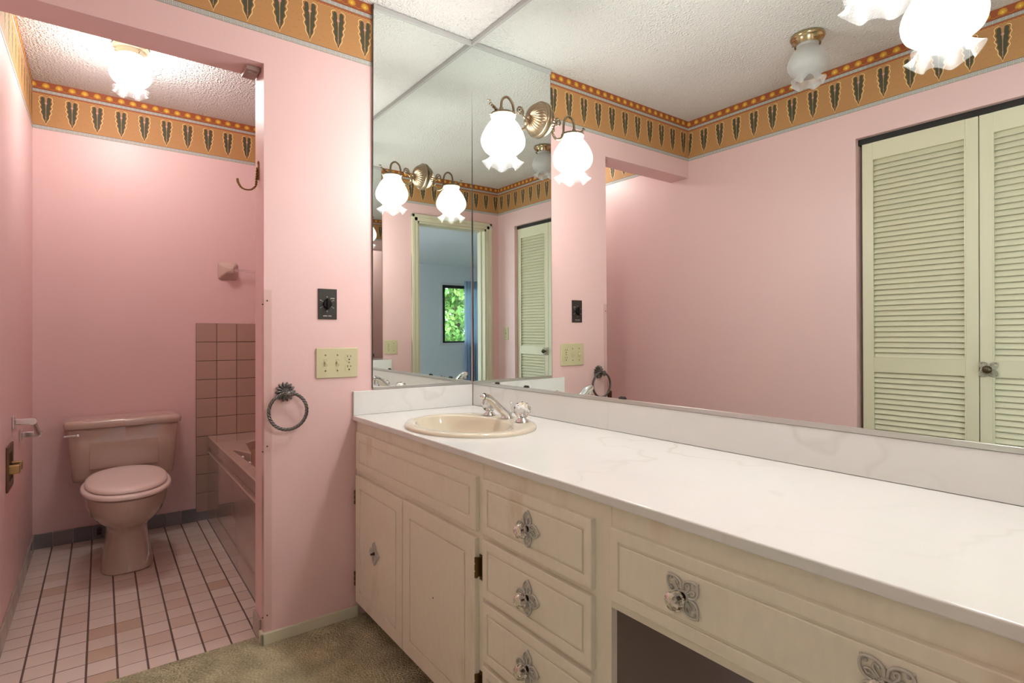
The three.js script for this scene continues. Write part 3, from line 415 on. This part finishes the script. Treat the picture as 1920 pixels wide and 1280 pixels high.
{ const o = thing('robe_hook', 'antique brass twisted robe hook on the alcove jamb', 'hook', [-0.078, 1.69, ZP]);
  mesh('mounting_plate', join([B(-0.008, 0.008, -0.005, 0.055, 0, 0.004, 0.0018), ball(0.008, [0, 0.058, 0.003], 0.8, 1, 0.4), ball(0.006, [0, 0.036, 0.004])]), M(0.30, 0.17, 0.07, 0.35, 1), o);
  const st = []; for (let s = 0; s < 2; s++) { const pts = [], base = new THREE.CatmullRomCurve3([[0, 0.03, 0.006], [0, 0, 0.008], [0, -0.03, 0.012], [0, -0.046, 0.03], [0, -0.044, 0.056], [0, -0.025, 0.070], [0, -0.012, 0.072]].map(p => V(...p))); for (let i = 0; i <= 90; i++) { const p = base.getPoint(i / 90), t = i / 90 * 60 + s * Math.PI; pts.push(V(p.x + 0.0022 * Math.cos(t), p.y, p.z + 0.0022 * Math.sin(t))); } st.push(new THREE.TubeGeometry(new THREE.CatmullRomCurve3(pts), 160, 0.0026, 6)); }
  mesh('hook', join(st), M(0.32, 0.18, 0.07, 0.33, 1), o);
}
tag(mesh('door_catch', join([B(-0.128, -0.04, YO - 0.016, YO - 0.0003, ZP + 0.004, ZP + 0.05, 0.002), B(-0.11, -0.06, YO - 0.02, YO - 0.015, ZP + 0.012, ZP + 0.04, 0.001)]), M(0.45, 0.36, 0.32, 0.4, 0.3)), 'small metal catch under the alcove header', 'catch');

// ---------- alcove: toilet, tub, holders ----------
{ const o = thing('toilet', 'dusty rose toilet with a pale pink lid against the back wall', 'toilet', [0, 0, 1.248]);
  const r = (y, front, back, b, n = 2.2) => ({ c: [-1.2, 0], y, af: front + 1.2, ab: -1.2 - back, b, n });
  mesh('bowl', loft([r(0, -1.022, -1.50, 0.106, 3.2), r(0.008, -1.018, -1.50, 0.108, 3.2), r(0.06, -1.028, -1.48, 0.100, 3), r(0.13, -1.035, -1.45, 0.090, 2.8), r(0.18, -1.03, -1.44, 0.086, 2.5), r(0.205, -1.01, -1.43, 0.090), r(0.228, -0.965, -1.43, 0.106), r(0.252, -0.925, -1.43, 0.130), r(0.285, -0.890, -1.43, 0.154), r(0.33, -0.868, -1.44, 0.167), r(0.368, -0.860, -1.44, 0.170), r(0.378, -0.864, -1.44, 0.168), r(0.380, -0.90, -1.42, 0.140)], 56), rose, o);
  const tk = (y, x1, z, n = 9) => ({ c: [-1.555, -0.0015], y, af: x1 + 1.555, ab: 0.108, b: z, n });
  const tank = mesh('tank', loft([tk(0.352, -1.475, 0.205), tk(0.358, -1.462, 0.219), tk(0.38, -1.456, 0.224), tk(0.50, -1.450, 0.234), tk(0.632, -1.446, 0.243), tk(0.633, -1.5, 0.2)], 72), rose, o);
  mesh('panel', B(-1.4535, -1.4475, 0.42, 0.560, -0.15, 0.15, 0.0025).rotateZ(0).translate(-0.0008, 0, 0), rose, tank);
  mesh('tank_lid', loft([tk(0.634, -1.436, 0.250), tk(0.636, -1.431, 0.256), tk(0.655, -1.429, 0.259), tk(0.668, -1.434, 0.256), tk(0.676, -1.448, 0.243), tk(0.677, -1.5, 0.2)], 72), rose, o);
  mesh('flush_lever', join([cyl(0.010, 0.009, 0.012, [-1.44, 0.604, 0.196], 'x', 16), B(-1.438, -1.430, 0.599, 0.609, 0.19, 0.252, 0.003), ball(0.009, [-1.433, 0.604, 0.196], 0.7)]), chrome, o);
  const s = (y, k) => ({ c: [-1.16, 0], y, af: 0.312 - k, ab: 0.275 - k, b: 0.181 - k, n: 2.25 });
  mesh('seat', loft([s(0.3805, 0.012), s(0.384, 0.002), s(0.392, 0), s(0.400, 0.003), s(0.404, 0.012), s(0.4045, 0.04)], 64), seatMat, o);
  const l = (y, k) => ({ c: [-1.175, 0], y, af: 0.302 - k, ab: 0.262 - k, b: 0.166 - k, n: 2.3 });
  mesh('seat_lid', loft([l(0.405, 0.006), l(0.409, 0), l(0.417, 0.001), l(0.425, 0.010), l(0.430, 0.03), l(0.432, 0.07), l(0.4325, 0.14)], 64), seatMat, o);
  mesh('bolt_cap', join([ball(0.014, [-1.20, 0.012, 0.098], 1, 1.1, 0.8), ball(0.014, [-1.20, 0.012, -0.098], 1, 1.1, 0.8)]), rose, o);
  mesh('supply_valve', join([cyl(0.012, 0.012, 0.05, [XB + 0.03, 0.05, 0.11], 'x', 14), cyl(0.016, 0.016, 0.02, [XB + 0.055, 0.05, 0.11], 'z', 14)]), M(0.05, 0.05, 0.05, 0.4, 0.7), o);
}
{ const o = thing('bathtub', 'dusty rose bathtub with a sculpted deck behind the partition', 'bathtub');
  const x0 = XB + 0.001, x1 = -PT - 0.001, z0 = 0.062, z1 = 0.834, y = 0.505;
  const deck = ringShape(x0, x1, -z1, -z0), pts = [[-0.3, 0.765], [-0.653, 0.777], [-1.09, 0.787], [-1.112, 0.785], [-1.10, 0.775], [-0.985, 0.733], [-0.978, 0.727], [-0.99, 0.722], [-1.28, 0.69], [-1.325, 0.662], [-1.36, 0.60], [-1.44, 0.50], [-1.46, 0.36], [-1.40, 0.22], [-1.2, 0.15], [-0.5, 0.15], [-0.28, 0.22], [-0.24, 0.45], [-0.25, 0.70]];
  const hole = new THREE.Path(pts.map(([x, z]) => new THREE.Vector2(x, -z))); deck.holes.push(hole);
  const g = new THREE.ExtrudeGeometry(deck, { depth: 0.05, bevelEnabled: true, bevelThickness: 0.006, bevelSize: 0.006, bevelOffset: -0.006, bevelSegments: 3 }).rotateX(-Math.PI / 2).translate(0, y - 0.056, 0);
  mesh('deck', g, rose, o);
  const pos = [], idx = [], n = pts.length; pts.forEach(([x, z], i) => { const qx = -0.85 + (x + 0.85) * 0.86, qz = 0.46 + (z - 0.46) * 0.86; pos.push(x, y - 0.05, z, qx, 0.14, qz); });
  for (let i = 0; i < n; i++) { const a = 2 * i, b = 2 * ((i + 1) % n); idx.push(a, b, a + 1, b, b + 1, a + 1); } const ctr = pos.length / 3; pos.push(-0.7, 0.13, 0.46); for (let i = 0; i < n; i++) idx.push(2 * i + 1, 2 * ((i + 1) % n) + 1, ctr);
  const bg = new THREE.BufferGeometry(); bg.setAttribute('position', new THREE.Float32BufferAttribute(pos, 3)); bg.setIndex(idx); bg.computeVertexNormals();
  mesh('basin', bg, M(0.55, 0.38, 0.28, 0.15, 0, { side: THREE.DoubleSide }), o);
  mesh('faucet_ledge', B(-1.06, -0.76, 0.40, 0.4533, 0.745, 0.787), rose, o);
  mesh('apron', join([B(x0, x1, 0.405, 0.45, 0.79, 0.822), B(x0, x1, 0.0, 0.412, 0.79, 0.834, 0.005)]), rose, o);
}
{ const o = thing('tub_faucet', 'chrome lever faucet in the recess of the bathtub deck', 'faucet', [-0.86, 0.4535, 0.766]);
  mesh('body', join([cyl(0.010, 0.009, 0.028, [-0.12, 0.0145, 0]), cyl(0.010, 0.009, 0.028, [0.04, 0.0145, 0]), cyl(0.006, 0.006, 0.16, [-0.04, 0.014, 0], 'x')]), chrome, o);
  for (const x of [-0.12, 0.04]) mesh('lever', join([B(x - 0.05, x + 0.01, 0.027, 0.035, -0.006, 0.006, 0.0025), ball(0.0095, [x, 0.031, 0])]), chrome, o);
}
{ const o = thing('towel_bar', 'rose ceramic towel bar post with a clear rod on the back wall', 'towel bar');
  const post = z => { const f = (x, h, w) => ({ c: [0, 0], y: x, af: h, b: w, n: 7 }); return loft([f(0, 0.054, 0.055), f(0.008, 0.053, 0.054), f(0.014, 0.044, 0.046), f(0.032, 0.026, 0.03), f(0.058, 0.022, 0.026), f(0.066, 0.016, 0.02)], 48).rotateZ(-Math.PI / 2).translate(XB + 0.0005, 1.51, z); };
  for (const z of [0.722, 0.115]) mesh('post', post(z), M(0.60, 0.43, 0.37, 0.12), o);
  mesh('rod', B(XB + 0.040, XB + 0.056, 1.504, 1.520, 0.13, 0.705), M(0.95, 0.9, 0.9, 0.08, 0, { transmission: 0.85, thickness: 0, ior: 1.45 }), o);
}
{ const o = thing('toilet_paper_holder', 'chrome two-post toilet paper holder on the long wall', 'paper holder', [-0.86, 0.762, LZ]);
  const far = [-0.245, -0.086];
  for (const [x, y] of [[0, 0], far]) mesh('post', join([B(x - 0.024, x + 0.024, y - 0.026, y + 0.026, -0.009, -0.0005, 0.003), B(x - 0.012, x + 0.012, y - 0.012, y + 0.012, -0.062, -0.008, 0.004), cyl(0.014, 0.014, 0.026, [x, y, -0.062], 'x', 20)]), chrome, o);
  const a = V(-0.01, 0, -0.062), b = V(far[0] + 0.01, far[1], -0.062); mesh('roller', tube([a.toArray(), a.clone().lerp(b, 0.5).toArray(), b.toArray()], 0.0105, 4, 16), chrome, o);
}
{ const o = thing('recessed_paper_holder', 'brass recessed paper holder plate in the long wall', 'paper holder', [-0.75, 0.605, LZ]);
  mesh('plate', join([B(-0.083, -0.055, -0.085, 0.085, -0.007, -0.0005, 0.002), B(0.055, 0.083, -0.085, 0.085, -0.007, -0.0005, 0.002), B(-0.06, 0.06, 0.055, 0.085, -0.007, -0.0005, 0.002), B(-0.06, 0.06, -0.085, -0.055, -0.007, -0.0005, 0.002)]), M(0.20, 0.13, 0.07, 0.35, 0.9), o);
  mesh('recess', B(-0.058, 0.058, -0.058, 0.058, -0.003, -0.0008), M(0.05, 0.03, 0.015, 0.5, 0.6), o);
  for (const x of [-0.052, 0.03]) mesh('ear', B(x, x + 0.022, -0.022, 0.012, -0.038, -0.002, 0.005), brass, o);
  mesh('roller', cyl(0.009, 0.009, 0.08, [0, -0.006, -0.028], 'x', 16), chrome, o);
}

// ---------- closet doors ----------
{ const g0 = new RoundedBoxGeometry(0.362, 0.0295, 0.0055, 1, 0.0015).rotateX(0.52), y0 = 0.03, y1 = 2.029, zc = LZ + 0.045;
  const build = (x0, x1, hasKnob, label) => { const o = thing('louvered_door', label, 'closet door', [(x0 + x1) / 2, 0, zc]); const w = (x1 - x0) / 2, th = 0.014;
    const S = 0.046;
    mesh('stile', B(-w, -w + S, y0, y1, -th, th, 0.002), closetPaint, o); mesh('stile', B(w - S, w, y0, y1, -th, th, 0.002), closetPaint, o);
    mesh('top_rail', B(-w + S, w - S, 1.945, y1, -th + 0.001, th - 0.001), closetPaint, o); mesh('lock_rail', B(-w + S, w - S, 0.914, 0.984, -th + 0.001, th - 0.001), closetPaint, o); mesh('bottom_rail', B(-w + S, w - S, y0, 0.15, -th + 0.001, th - 0.001), closetPaint, o);
    const bead = []; for (const [a, b] of [[0.984, 1.945], [0.15, 0.914]]) for (const s of [-1, 1]) bead.push(B(s * (w - S) - 0.003, s * (w - S) + 0.003, a, b, -th - 0.002, -th + 0.004, 0.001)); mesh('bead', join(bead), closetPaint, o);
    const P = 0.02527; for (let k = 0; k < 38; k++) mesh('louver', g0, closetPaint, o, [0, 0.984 + (k + 0.5) * P, 0]); for (let k = 0; k < 30; k++) mesh('louver', g0, closetPaint, o, [0, 0.914 - (k + 0.5) * P, 0]);
    if (hasKnob) { const f = new THREE.Group(); const p = mesh('backplate', plateGeo, M(0.50, 0.47, 0.38, 0.3), o, [w - 0.03, 0.947, -th - 0.001]); p.rotation.set(0, Math.PI, D45); p.userData.label = 'pierced filigree backplate';
      mesh('knob', join([cyl(0.006, 0.006, 0.022, [w - 0.03, 0.947, -th - 0.012], 'z', 12), ball(0.017, [w - 0.03, 0.947, -th - 0.03], 1, 1, 0.8), ball(0.006, [w - 0.03, 0.947, -th - 0.044])]), M(0.14, 0.11, 0.07, 0.35, 0.9), o).userData.label = 'dark brass knob'; }
    return o; };
  // the panels face -z, so the local +x side of the second panel is turned towards the first
  build(0.973, 1.4215, false, 'cream louvered closet door panel without a knob');
  const d = build(1.4245, 1.846, true, 'cream louvered closet door panel with filigree knob plate'); d.children.filter(c => c.name === 'backplate' || c.name === 'knob').forEach(c => { if (c.name === 'backplate') c.position.x *= -1; else c.position.x -= 2 * ((1.846 - 1.4245) / 2 - 0.03); });
}
renderer.render(scene, camera);
